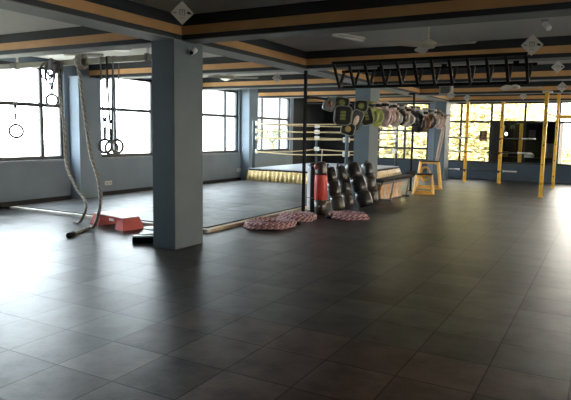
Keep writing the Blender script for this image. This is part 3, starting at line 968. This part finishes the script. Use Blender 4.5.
MB().bar((0, 0, 1.01), (0, 0.02, 1.25), 0.012).build('chain', M['steel'], t)

bag('segmented brown and black bag leaning just right of the red one', (-4.58, 10.50, 0.03), (-4.86, 10.56, 0.88), 0.135, 3, ['brownleather', 'leather', 'leather'], M['brownleather'])
bag('segmented black bag leaning second right of the red one, half hidden', (-4.66, 11.22, 0.03), (-4.95, 11.26, 0.87), 0.135, 3, ['brownleather', 'leather', 'leather'])
bag('large black leather bag leaning widest of the group', (-4.38, 11.50, 0.03), (-4.80, 11.56, 0.93), 0.17, 3, ['leather', 'leather', 'leather'])
bag('dark brown bag leaning at the right end of the group, nearest the bench', (-4.52, 12.25, 0.03), (-4.72, 12.30, 0.91), 0.15, 3, ['brownleather', 'brownleather', 'leather'], M['brownleather'])

# ------------------------------------------------------------------ weight bench with pads below
t = thing('weight_bench', 'low black padded bench on grey metal legs between the bags and the yellow frames', 'bench', (-4.60, 14.1, 0), 0)
MB().bar((-0.05, -1.25, 0.47), (0.18, 0.45, 0.52), 0.30, 0.07, bev=0.02).build('seat_pad', M['black'], t)
MB().bar((0.18, 0.50, 0.53), (0.20, 0.72, 0.60), 0.28, 0.07, bev=0.02).build('back_pad', M['black'], t)
for y0 in (-0.9, 0.35):
    for sx in (-1, 1):
        MB().bar((0.05 + sx * 0.16, y0 - 0.15, 0.03), (0.08 + sx * 0.10, y0 + 0.18, 0.47), 0.035).build('leg', M['strapgrey'], t)
MB().bar((0.0, -1.05, 0.40), (0.14, 0.5, 0.44), 0.06).build('frame', M['strapgrey'], t)
MB().bar((-0.15, -1.05, 0.02), (0.25, -1.05, 0.02), 0.05, 0.04).build('foot_bar', M['strapgrey'], t)
MB().bar((-0.12, 0.22, 0.02), (0.28, 0.22, 0.02), 0.05, 0.04).build('foot_bar', M['strapgrey'], t)
tanlab = ['curved tan kick pad at the left end under the bench', 'curved tan kick pad second from the left under the bench', 'curved tan kick pad third from the left under the bench',
          'curved tan kick pad fourth from the left under the bench', 'curved tan kick pad in the row under the bench, third from its right end',
          'curved tan kick pad in the row under the bench, second from its right end', 'curved tan kick pad at the right end of the row under the bench']
for k in range(7):
    y = 13.12 + 0.185 * k
    t = thing('kick_pad', tanlab[k], 'kick pad', (-4.62 + 0.012 * k, y, 0), -0.25, 'tan kick pads standing under the bench')
    mb = MB()
    prof = [(-0.06 - 0.10 * math.sin(PI * j / 6) * 0.5, 0.01 + 0.36 * j / 6) for j in range(7)]
    out = [(p[0] - 0.0, p[1]) for p in prof] + [(p[0] + 0.10, p[1]) for p in prof[::-1]]
    mb.prism(out, -0.06, 0.06)
    mb.build('pad_body', M['tan'] if k % 2 == 0 else M['beige'], t)
    MB().box((-0.02, 0, 0.36), (0.1, 0.125, 0.03), bev=0.005).build('binding', M['brownleather'], t)


# ------------------------------------------------------------------ yellow plyo frames
def plyo(label, loc, rz, w, d, h, topw):
    t = thing('plyo_box', label, 'plyo box', loc, rz, 'amber steel plyo frames by the bench')
    A_ = [(-w / 2, -d / 2), (w / 2, -d / 2), (w / 2, d / 2), (-w / 2, d / 2)]
    B_ = [(x * topw, y * topw) for x, y in A_]
    for k in range(4):
        MB().bar((*A_[k], 0.01), (*B_[k], h), 0.05).build('leg', M['yellowbox'], t)
    fr, fb = MB(), MB()
    for k in range(4):
        j = (k + 1) % 4
        fb.bar((*A_[k], 0.03), (*A_[j], 0.03), 0.045)
        fr.bar((*B_[k], h - 0.025), (*B_[j], h - 0.025), 0.045)
    fb.build('base_frame', M['yellowbox'], t)
    fr.build('top_frame', M['yellowbox'], t)
    MB().box((0, 0, h + 0.012), (w * topw + 0.05, d * topw + 0.05, 0.024), bev=0.005).build('platform', M['black'], t)
    return t


plyo('tall amber steel plyo frame with a black top, right of the rack post', (-4.54, 16.95, 0), 0.3, 0.70, 0.70, 0.79, 0.72)
plyo('short amber steel plyo frame beside the bench end', (-4.20, 15.22, 0), 0.25, 0.50, 0.52, 0.52, 0.78)
t = thing('hose_coil', 'coil of amber hose hung on the left side of the tall yellow frame', 'hose', (-4.50, 16.42, 0.46), 0)
mb = MB()
for k in range(4):
    mb.torus((0.0, -0.05 + 0.03 * k, 0), 0.16 - 0.008 * k, 0.017, axis=(0.2, 1, 0), n=26, sx=1.25)
mb.build('hose', M['yellowbox'], t)

# ------------------------------------------------------------------ black truss under the beam
t = thing('overhead_truss', 'long black ladder truss hanging under the beam above the hall', 'truss', (0, 0, 0))
ya, yb, yc = 8.38, 9.02, 9.60
za, zb, zc_ = 2.655, 2.335, 2.655
xa0, xa1 = -3.82, -1.02
w = 0.045
MB().bar((xa0 - 0.02, ya, za), (xa1 + 0.02, ya, za), w).build('chord', M['blacksteel'], t)
MB().bar((xa0 - 0.10, yb, zb), (xa1 - 0.03, yb, zb), w).build('chord', M['blacksteel'], t)
for x in (-3.5, -2.4, -1.3):
    MB().bb(x - 0.04, x + 0.04, yc - 0.02, yc + 0.02, zc_ + 0.02, ZB + 0.002).build('bracket', M['blacksteel'], t)
MB().bar((xa0 - 0.38, yc, zc_), (xa1 + 0.02, yc, zc_), w).build('chord', M['blacksteel'], t)
for k in range(12):
    x = xa0 + (xa1 - xa0) * k / 11
    xs = x - 0.14 * (1 - k / 11) - 0.03
    MB().bar((x, ya, za), (xs, yb, zb), 0.040).build('rung', M['blacksteel'], t)
    MB().bar((xs, yb, zb), (2 * xs - x, yc, zc_), 0.040).build('rung', M['blacksteel'], t)

# ------------------------------------------------------------------ yellow rig posts and bars
def rig_post(label, x, y, top, w=0.10, holes=True, bracket=None):
    t = thing('rig_post', label, 'post', (x, y, 0), 0, 'yellow rig posts')
    MB().box((0, 0, top / 2), (w, w, top), bev=0.006).build('tube', M['yellow'], t)
    MB().box((0, 0, 0.006), (w + 0.05, w + 0.05, 0.012)).build('base_plate', M['yellow'], t)
    if holes:
        hb = MB()
        z = 0.35
        while z < top - 0.2:
            hb.lathe([(0.020, 0), (0.020, 0.004)], (0, -w / 2 - 0.002, z), axis=(0, 1, 0), n=10)
            z += 0.50
        hb.build('bolt_hole', M['black'], t)
    if bracket:
        MB().box((0, bracket / 2, top - 0.02), (0.22, abs(bracket) + 0.12, 0.03)).build('bracket', M['offwhite'], t)
    return t


rig_post('nearest yellow post at the right, tallest in the picture', -1.42, 16.33, ZB + 0.03, 0.09, True, 0.32)
rig_post('yellow post just right of the nearest one, carrying the cross bar', -1.375, 19.65, ZC, 0.085)
rig_post('leftmost yellow post, in front of the far window', -4.19, 20.25, ZB, 0.095)
rig_post('second yellow post from the left, at the dark office edge', -3.09, 20.38, ZB, 0.10)
t = thing('pullup_bar', 'yellow cross bar joining the two right posts and running out right', 'bar', (0, 0, 0))
MB().bar((-1.42, 16.39, 2.19), (-1.38, 19.59, 2.19), 0.07, 0.06).build('side_rail', M['yellow'], t)
MB().bar((-1.32, 19.65, 2.19), (1.2, 19.65, 2.19), 0.10, 0.12).build('cross_rail', M['yellow'], t)
rig_post('yellow post cropped outside the view holding the cross bar', 1.25, 19.65, ZC, 0.10)
t = thing('office_post', 'bright yellow post with a pale cap, standing in the dark office opening', 'post', (-2.72, 22.35, 0.0))
MB().box((0, 0, 1.02), (0.12, 0.08, 2.04), bev=0.005).build('tube', M['yellow'], t)
MB().box((0, 0, 2.05), (0.30, 0.14, 0.04), bev=0.004).build('cap', M['offwhite'], t)


def barbell(label, z, x0, x1):
    t = thing('barbell', label, 'barbell', ((x0 + x1) / 2, 20.17, z), 0, 'empty barbells racked on the yellow posts')
    h = (x1 - x0) / 2
    MB().tube([(-h + 0.42, 0, 0), (h - 0.42, 0, 0)], 0.016, 8).build('shaft', M['frame'], t)
    for s_ in (-1, 1):
        MB().tube([(s_ * (h - 0.42), 0, 0), (s_ * h, 0, 0)], 0.025, 10).tube([(s_ * (h - 0.43), 0, 0), (s_ * (h - 0.40), 0, 0)], 0.04, 10).build('sleeve', M['steel'], t)
    for x in (-4.19, -3.09):
        MB().box((x - (x0 + x1) / 2, 0.0, -0.035), (0.05, 0.12, 0.03)).build('hook', M['blacksteel'], t)
    return t


barbell('topmost of the three empty barbells on the yellow posts', 1.50, -4.80, -2.0)
barbell('middle one of the three empty barbells on the yellow posts', 1.035, -4.80, -2.1)
barbell('lowest of the three empty barbells, in front of the dark blue dado', 0.42, -4.78, -2.52)

# ------------------------------------------------------------------ dark office beyond the far window
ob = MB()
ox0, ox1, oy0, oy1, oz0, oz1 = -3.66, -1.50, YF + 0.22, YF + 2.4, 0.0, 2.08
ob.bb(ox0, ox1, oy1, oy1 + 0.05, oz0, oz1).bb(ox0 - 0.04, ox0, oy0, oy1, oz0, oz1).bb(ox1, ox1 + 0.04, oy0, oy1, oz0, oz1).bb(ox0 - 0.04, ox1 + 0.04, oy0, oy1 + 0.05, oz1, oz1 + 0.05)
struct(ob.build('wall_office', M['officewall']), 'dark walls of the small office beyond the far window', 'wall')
t = thing('office_desk', 'dark office desk behind the far window', 'desk', (-2.58, 23.3, 0))
MB().box((0, 0, 0.78), (2.0, 0.7, 0.04), bev=0.004).build('desktop', M['frame'], t)
for sx in (-1, 1):
    MB().box((sx * 0.95, 0, 0.38), (0.05, 0.65, 0.76)).build('side_panel', M['frame'], t)
t = thing('hanging_plant', 'green trailing plant hanging in the dark office', 'plant', (-3.12, 23.0, 2.0))
MB().lathe([(0.07, -0.14), (0.10, -0.02), (0.10, 0.0)], n=14).build('pot', M['greycase'], t)
MB().bar((0, 0, 0), (0, 0, 0.08), 0.01).build('cord', M['black'], t)
rnd = random.Random(3)
mb = MB()
for k in range(16):
    a = rnd.uniform(0, 2 * PI); l = rnd.uniform(0.12, 0.26)
    pts = [(0.05 * math.cos(a), 0.05 * math.sin(a), 0.0), (l * 0.6 * math.cos(a), l * 0.6 * math.sin(a), 0.03), (l * math.cos(a), l * math.sin(a), -0.08), (l * 1.05 * math.cos(a), l * 1.05 * math.sin(a), -0.2)]
    mb.tube(smooth_pts(pts, 4), 0.018, 5, flat=0.3)
mb.build('leaves', M['palmleaf'], t)
t = thing('office_lamp', 'lit white bulb hanging in the dark office', 'lamp', (-3.32, 23.0, 1.66))
MB().ell((0, 0, 0), (0.10, 0.10, 0.13)).build('bulb', M['lamp'], t)
MB().tube([(0, 0, 0.08), (0, 0, 0.42)], 0.008, 6).build('cord', M['black'], t)
t = thing('wall_picture', 'small grey picture on the dark office wall', 'picture', (-2.55, oy1 - 0.02, 1.66))
MB().box((0, 0, 0), (0.24, 0.03, 0.34)).build('frame', M['greycase'], t)
MB().box((0, -0.017, 0), (0.19, 0.005, 0.28)).build('print', M['signgreyink'], t)
tag(MB().box((-2.5, 23.2, 0.86), (0.34, 0.24, 0.12), rz=0.2, bev=0.01).box((-2.48, 23.2, 0.94), (0.24, 0.2, 0.04), rz=0.2).build('white_carton', M['white']), 'white carton on the office desk in the middle', 'carton')
tag(MB().box((-1.80, 23.1, 0.89), (0.38, 0.3, 0.18), bev=0.01).build('beige_carton', M['beige']), 'pale beige carton at the right end of the office desk', 'carton')
t = thing('computer_monitor', 'pale grey monitor at the right end of the dark office', 'monitor', (-1.82, 23.45, 0.80))
MB().box((0, 0, 0.36), (0.40, 0.05, 0.34), bev=0.01).build('screen', M['offwhite'], t)
MB().box((0, 0.02, 0.10), (0.06, 0.05, 0.2)).box((0, 0, 0.01), (0.22, 0.16, 0.02)).build('stand', M['greycase'], t)
for k, (x, c, lb) in enumerate([(-3.46, 'brown', 'brown file box at the left end of the office desk'), (-3.30, 'tan', 'tan file box second from the left on the office desk')]):
    tag(MB().box((x, 23.1, 0.90), (0.12, 0.26, 0.20), bev=0.006).build('file_box', M[c]), lb, 'box', 'file boxes on the office desk')
t = thing('coat_stand', 'thin pale stand with hanging items at the left of the office', 'stand', (-3.40, 22.6, 0))
MB().tube([(0, 0, 0), (0, 0, 2.0)], 0.018, 8).lathe([(0.15, 0), (0.15, 0.02), (0.03, 0.04)], n=16).build('pole', M['offwhite'], t)
MB().box((0.02, 0, 1.85), (0.14, 0.05, 0.26), bev=0.02).build('hanging_cloth', M['paper'], t)

t = thing('window_poster', 'small dark poster of a figure stuck on the far window glass', 'poster', (-3.96, YF + 0.068, 1.57))
MB().box((0, 0, 0), (0.26, 0.012, 0.36)).build('sheet', M['picdark'], t)
MB().ell((0, -0.008, 0.08), (0.10, 0.008, 0.12)).ell((0, -0.008, -0.08), (0.18, 0.008, 0.20)).build('figure_print', M['brown'], t)


# ------------------------------------------------------------------ diamond signs
def sign(label, x, y, z, d, rz):
    t = thing('hanging_sign', label, 'sign', (x, y, z), rz, 'diamond signs hung from the ceiling')
    h = d / 2
    MB().prism([(-h, 0), (0, -h), (h, 0), (0, h)], -0.004, 0.004).build('card', M['signgrey'], t)
    MB().bar((0, 0, h), (0, 0, ZC - z), 0.004).build('cord', M['strapgrey'], t)
    mb = MB()
    mb.ell((h * 0.55, -0.006, 0.02 * h), (h * 0.30, 0.006, h * 0.22)).ell((h * 0.68, -0.006, -0.04 * h), (h * 0.18, 0.006, h * 0.16))
    mb.build('dark_mark', M['signink'], t)
    MB().box((-h * 0.6, -0.005, 0), (h * 0.26, 0.004, h * 0.12)).build('dash_mark', M['signgreyink'], t)
    mb = MB()
    for k in (-0.2, 0.0, 0.2):
        mb.box((h * k, -0.005, 0.05 * h), (h * 0.09, 0.004, h * 0.52))
    mb.box((0, -0.005, 0.27 * h), (h * 0.42, 0.004, h * 0.08))
    mb.build('numeral', M['signgreyink'], t)
    MB().box((0, -0.005, -0.42 * h), (h * 0.4, 0.004, h * 0.06)).build('line_print', M['signorange'], t)
    return t


sign('diamond sign at the top left, hung before the nearest column', -4.02, 4.94, 2.80, 0.245, 0.66)
sign('diamond sign above the right end of the truss', -0.98, 8.62, 2.80, 0.285, 0.12)
sign('diamond sign at the right, below the one over the truss', -0.85, 11.44, 2.80, 0.22, 0.08)
sign('small bright diamond sign lowest at the right edge', -1.06, 15.95, 2.80, 0.26, 0.06)
sign('small diamond sign right under the grey ceiling speaker', -3.52, 14.9, 2.58, 0.22, 0.23)
sign('small diamond sign above the leftmost yellow post', -4.10, 19.6, 2.80, 0.25, 0.2)
sign('small diamond sign between the second and third yellow posts', -2.33, 19.1, 2.80, 0.23, 0.12)
sign('faint diamond sign left of the rack post under the main beam', -6.55, 11.35, 2.78, 0.22, 0.55)


# ------------------------------------------------------------------ ceiling fans
def fan(label, x, y, z, R, a0):
    t = thing('ceiling_fan', label, 'ceiling fan', (x, y, z), 0, 'cream ceiling fans')
    MB().lathe([(0.03, -0.06), (0.09, -0.05), (0.118, -0.02), (0.115, 0.015), (0.055, 0.045), (0.03, 0.06)], n=24).build('motor', M['fan'], t)
    MB().lathe([(0.028, 0.05), (0.02, 0.08), (0.02, ZC - z - 0.09), (0.03, ZC - z - 0.08), (0.065, ZC - z - 0.005), (0.065, ZC - z)], n=14).build('down_rod', M['fan'], t)
    for k in range(3):
        a = a0 + 2 * PI * k / 3
        mb = MB()
        pr = [(0.10, 0.035), (0.20, 0.05), (0.35, 0.065), (R * 0.8, 0.075), (R, 0.06)]
        up, dn = [], []
        ca, sa = math.cos(a), math.sin(a)
        rows = []
        for rr, hw in pr:
            row = []
            for s1, zz in ((-1, -0.022), (1, 0.022)):
                for th in (0.004, -0.004):
                    row.append(mb.b.verts.new((rr * ca - s1 * hw * sa, rr * sa + s1 * hw * ca, zz - 0.02 + th)))
            rows.append((row[0], row[2], row[3], row[1]))
        for A_, B_ in zip(rows, rows[1:]):
            for j in range(4):
                mb.b.faces.new((A_[j], A_[(j + 1) % 4], B_[(j + 1) % 4], B_[j]))
        mb.b.faces.new(rows[0]); mb.b.faces.new(rows[-1][::-1])
        mb.build('blade', M['fan'], t)
    return t


fan('cream ceiling fan in front of the truss, nearest the camera', -2.13, 7.6, 2.74, 0.62, -0.06)
fan('ceiling fan in the left bay, right of the big column', -7.30, 10.6, 2.76, 0.62, 0.35)
fan('small ceiling fan far off under the truss right end', -2.05, 15.2, 2.77, 0.60, 0.2)

# ------------------------------------------------------------------ small fittings
t = thing('security_camera', 'small white security camera high on the nearest column', 'security camera', (-4.87, 6.12, 2.60))
MB().lathe([(0.045, 0), (0.045, 0.015), (0.02, 0.03)], (0, 0, 0), axis=(1, 0, 0), n=16).build('base', M['white'], t)
MB().tube([(0.02, 0, 0), (0.06, -0.01, -0.01)], 0.014, 8).build('arm', M['white'], t)
MB().tube([(0.06, 0.06, 0.02), (0.09, -0.06, -0.03)], 0.034, 14).build('housing', M['white'], t)
MB().tube([(0.088, -0.056, -0.028), (0.0925, -0.072, -0.034)], 0.026, 14).build('lens', M['black'], t)
t = thing('spotlight', 'small white spotlight on the ceiling at the top right', 'spotlight', (-0.79, 8.1, ZC))
MB().lathe([(0.045, -0.02), (0.045, 0)], n=16).build('base', M['greycase'], t)
MB().tube([(0, 0, -0.02), (0.03, -0.01, -0.06)], 0.012, 8).build('arm', M['offwhite'], t)
MB().tube([(0.0, 0.02, -0.04), (0.06, -0.05, -0.12)], 0.036, 14).build('housing', M['white'], t)


def tube_light(label, a, b, wdt):
    c = (Vector(a) + Vector(b)) / 2
    t = thing('tube_light', label, 'light', c)
    d = (Vector(b) - Vector(a)) / 2
    MB().bar(-d, d, wdt, 0.04, bev=0.005).build('fixture', M['offwhite'], t)
    MB().tube([-d * 0.95 + Vector((0, 0, -0.035)), d * 0.95 + Vector((0, 0, -0.035))], 0.016, 10).build('lamp_tube', M['white'], t)


tube_light('unlit tube light on the ceiling before the truss left end', (-3.62, 7.80, ZC - 0.02), (-3.36, 8.45, ZC - 0.02), 0.07)
tube_light('unlit tube light on the ceiling above the hanging bar, left bay', (-9.2, 7.75, ZC - 0.02), (-8.7, 8.30, ZC - 0.02), 0.09)
t = thing('ceiling_light', 'round white ceiling light in the left bay beside the column', 'light', (-7.84, 7.92, ZC))
MB().lathe([(0.02, -0.045), (0.13, -0.03), (0.16, -0.012), (0.16, 0)], n=28).build('diffuser', M['white'], t)
t = thing('ceiling_speaker', 'grey box speaker hung from the ceiling right of the glove rail', 'speaker', (-3.77, 15.4, 2.74))
MB().box((0, 0, 0), (0.32, 0.22, 0.25), bev=0.012).build('cabinet', M['greycase'], t)
MB().box((0, -0.113, 0), (0.24, 0.008, 0.17), bev=0.003).build('grille', M['grille'], t)
MB().bar((-0.1, 0, 0.12), (-0.1, 0, 0.29), 0.02).bar((0.1, 0, 0.12), (0.1, 0, 0.29), 0.02).build('bracket', M['frame'], t)
for (y, z, lb) in [(9.98, 0.30, 'white wall socket low on the wall left of the big column'), (15.60, 0.34, 'white wall socket low on the wall beside the boxing ring')]:
    t = thing('wall_socket', lb, 'socket', (XL, y, z), 0, 'wall sockets')
    MB().box((0.008, 0, 0), (0.016, 0.22, 0.10), bev=0.004).build('plate', M['offwhite'], t)
    MB().box((0.018, -0.05, 0), (0.006, 0.05, 0.05)).box((0.018, 0.05, 0), (0.006, 0.05, 0.05)).build('outlet', M['greycase'], t)

# ------------------------------------------------------------------ outdoors
struct(MB().bb(-160, 160, -120, 160, -4.3, -4.0).build('ground', M['ground']), 'pale ground outside', 'ground')
rnd = random.Random(11)


def leaf_crown(n, rx, ry, rz, size):
    mb = MB()
    for k in range(n):
        u = Vector((rnd.gauss(0, 1), rnd.gauss(0, 1), rnd.gauss(0, 1))).normalized() * (rnd.random() ** 0.28)
        lump = 1 + 0.18 * math.sin(5 * u.x + 3 * u.z) * math.cos(4 * u.y)
        c = Vector((u.x * rx, u.y * ry, u.z * rz)) * lump
        q = Matrix.Rotation(rnd.uniform(0, 6.28), 3, 'Z') @ Matrix.Rotation(rnd.uniform(0, 3.14), 3, 'X')
        s_ = size * rnd.uniform(0.6, 1.3)
        vs = [mb.b.verts.new(c + q @ Vector(p) * s_) for p in ((-0.5, 0, 0), (0, -0.28, 0.06), (0.6, 0, 0), (0, 0.28, 0.06))]
        mb.b.faces.new(vs)
    return mb


proto = thing('tree', 'pale sunlit leafy tree outside the far windows', 'tree', (-12.5, 33, -4.0), 0, 'leafy trees outside the far windows')
MB().tube([(0, 0, 0), (0.1, 0, 2.2), (0.0, 0.1, 4.5)], [0.22, 0.17, 0.10], 10).tube([(0.1, 0, 2.2), (0.9, 0.3, 4.2)], [0.1, 0.05], 8).build('trunk', M['bark'], proto)
crown_o = leaf_crown(7000, 2.3, 1.6, 2.9, 0.25).build('crown', M['leaf'], proto)
crown_o.location = (0, 0, 5.4)
for (x, y, z, s_) in [(-9.6, 34.5, -4.0, 1.0), (-7.0, 33.2, -4.0, 1.05), (-4.9, 35.0, -4.0, 0.92), (-14.8, 35, -4, 1.05), (-2.2, 38, -4, 0.66), (0.8, 40, -4, 0.64), (3.6, 39, -4, 0.66), (-8.2, 38.5, -4, 1.25), (-11.8, 39, -4, 1.3), (-5.6, 39.5, -4.0, 1.12), (6.5, 38, -4, 0.7)]:
    c = copy_tree(proto)
    c.location = (x, y, z)
    c.rotation_euler = (0, 0, rnd.uniform(0, 6.28))
    c.scale = (s_,) * 3

t = thing('palm_tree', 'pale green palm outside the window above the boxing ring', 'palm tree', (-13.4, 22.7, -4.0))
MB().tube([(0, 0, 0), (0.15, 0, 2.5), (0.1, 0, 5.1)], [0.16, 0.13, 0.10], 10).build('trunk', M['bark'], t)
for k in range(11):
    a = 2 * PI * k / 11 + 0.2
    l = rnd.uniform(1.3, 1.8)
    mb = MB()
    spine = smooth_pts([(0.1, 0, 5.1), (0.1 + 0.5 * l * math.cos(a), 0.5 * l * math.sin(a), 5.75), (0.1 + l * math.cos(a), l * math.sin(a), 5.35), (0.1 + 1.25 * l * math.cos(a), 1.25 * l * math.sin(a), 4.6)], 8)
    mb.tube(spine, 0.02, 5)
    sd = Vector((-math.sin(a), math.cos(a), 0))
    for i, p in enumerate(spine[4:]):
        for s1 in (-1, 1):
            q = p + sd * s1 * 0.38 + Vector((0.1 * math.cos(a), 0.1 * math.sin(a), -0.22))
            mb.b.faces.new([mb.b.verts.new(v) for v in (p, p + Vector((0.04 * math.cos(a), 0.04 * math.sin(a), 0.02)), q)])
    mb.build('frond', M['palmleaf'], t)
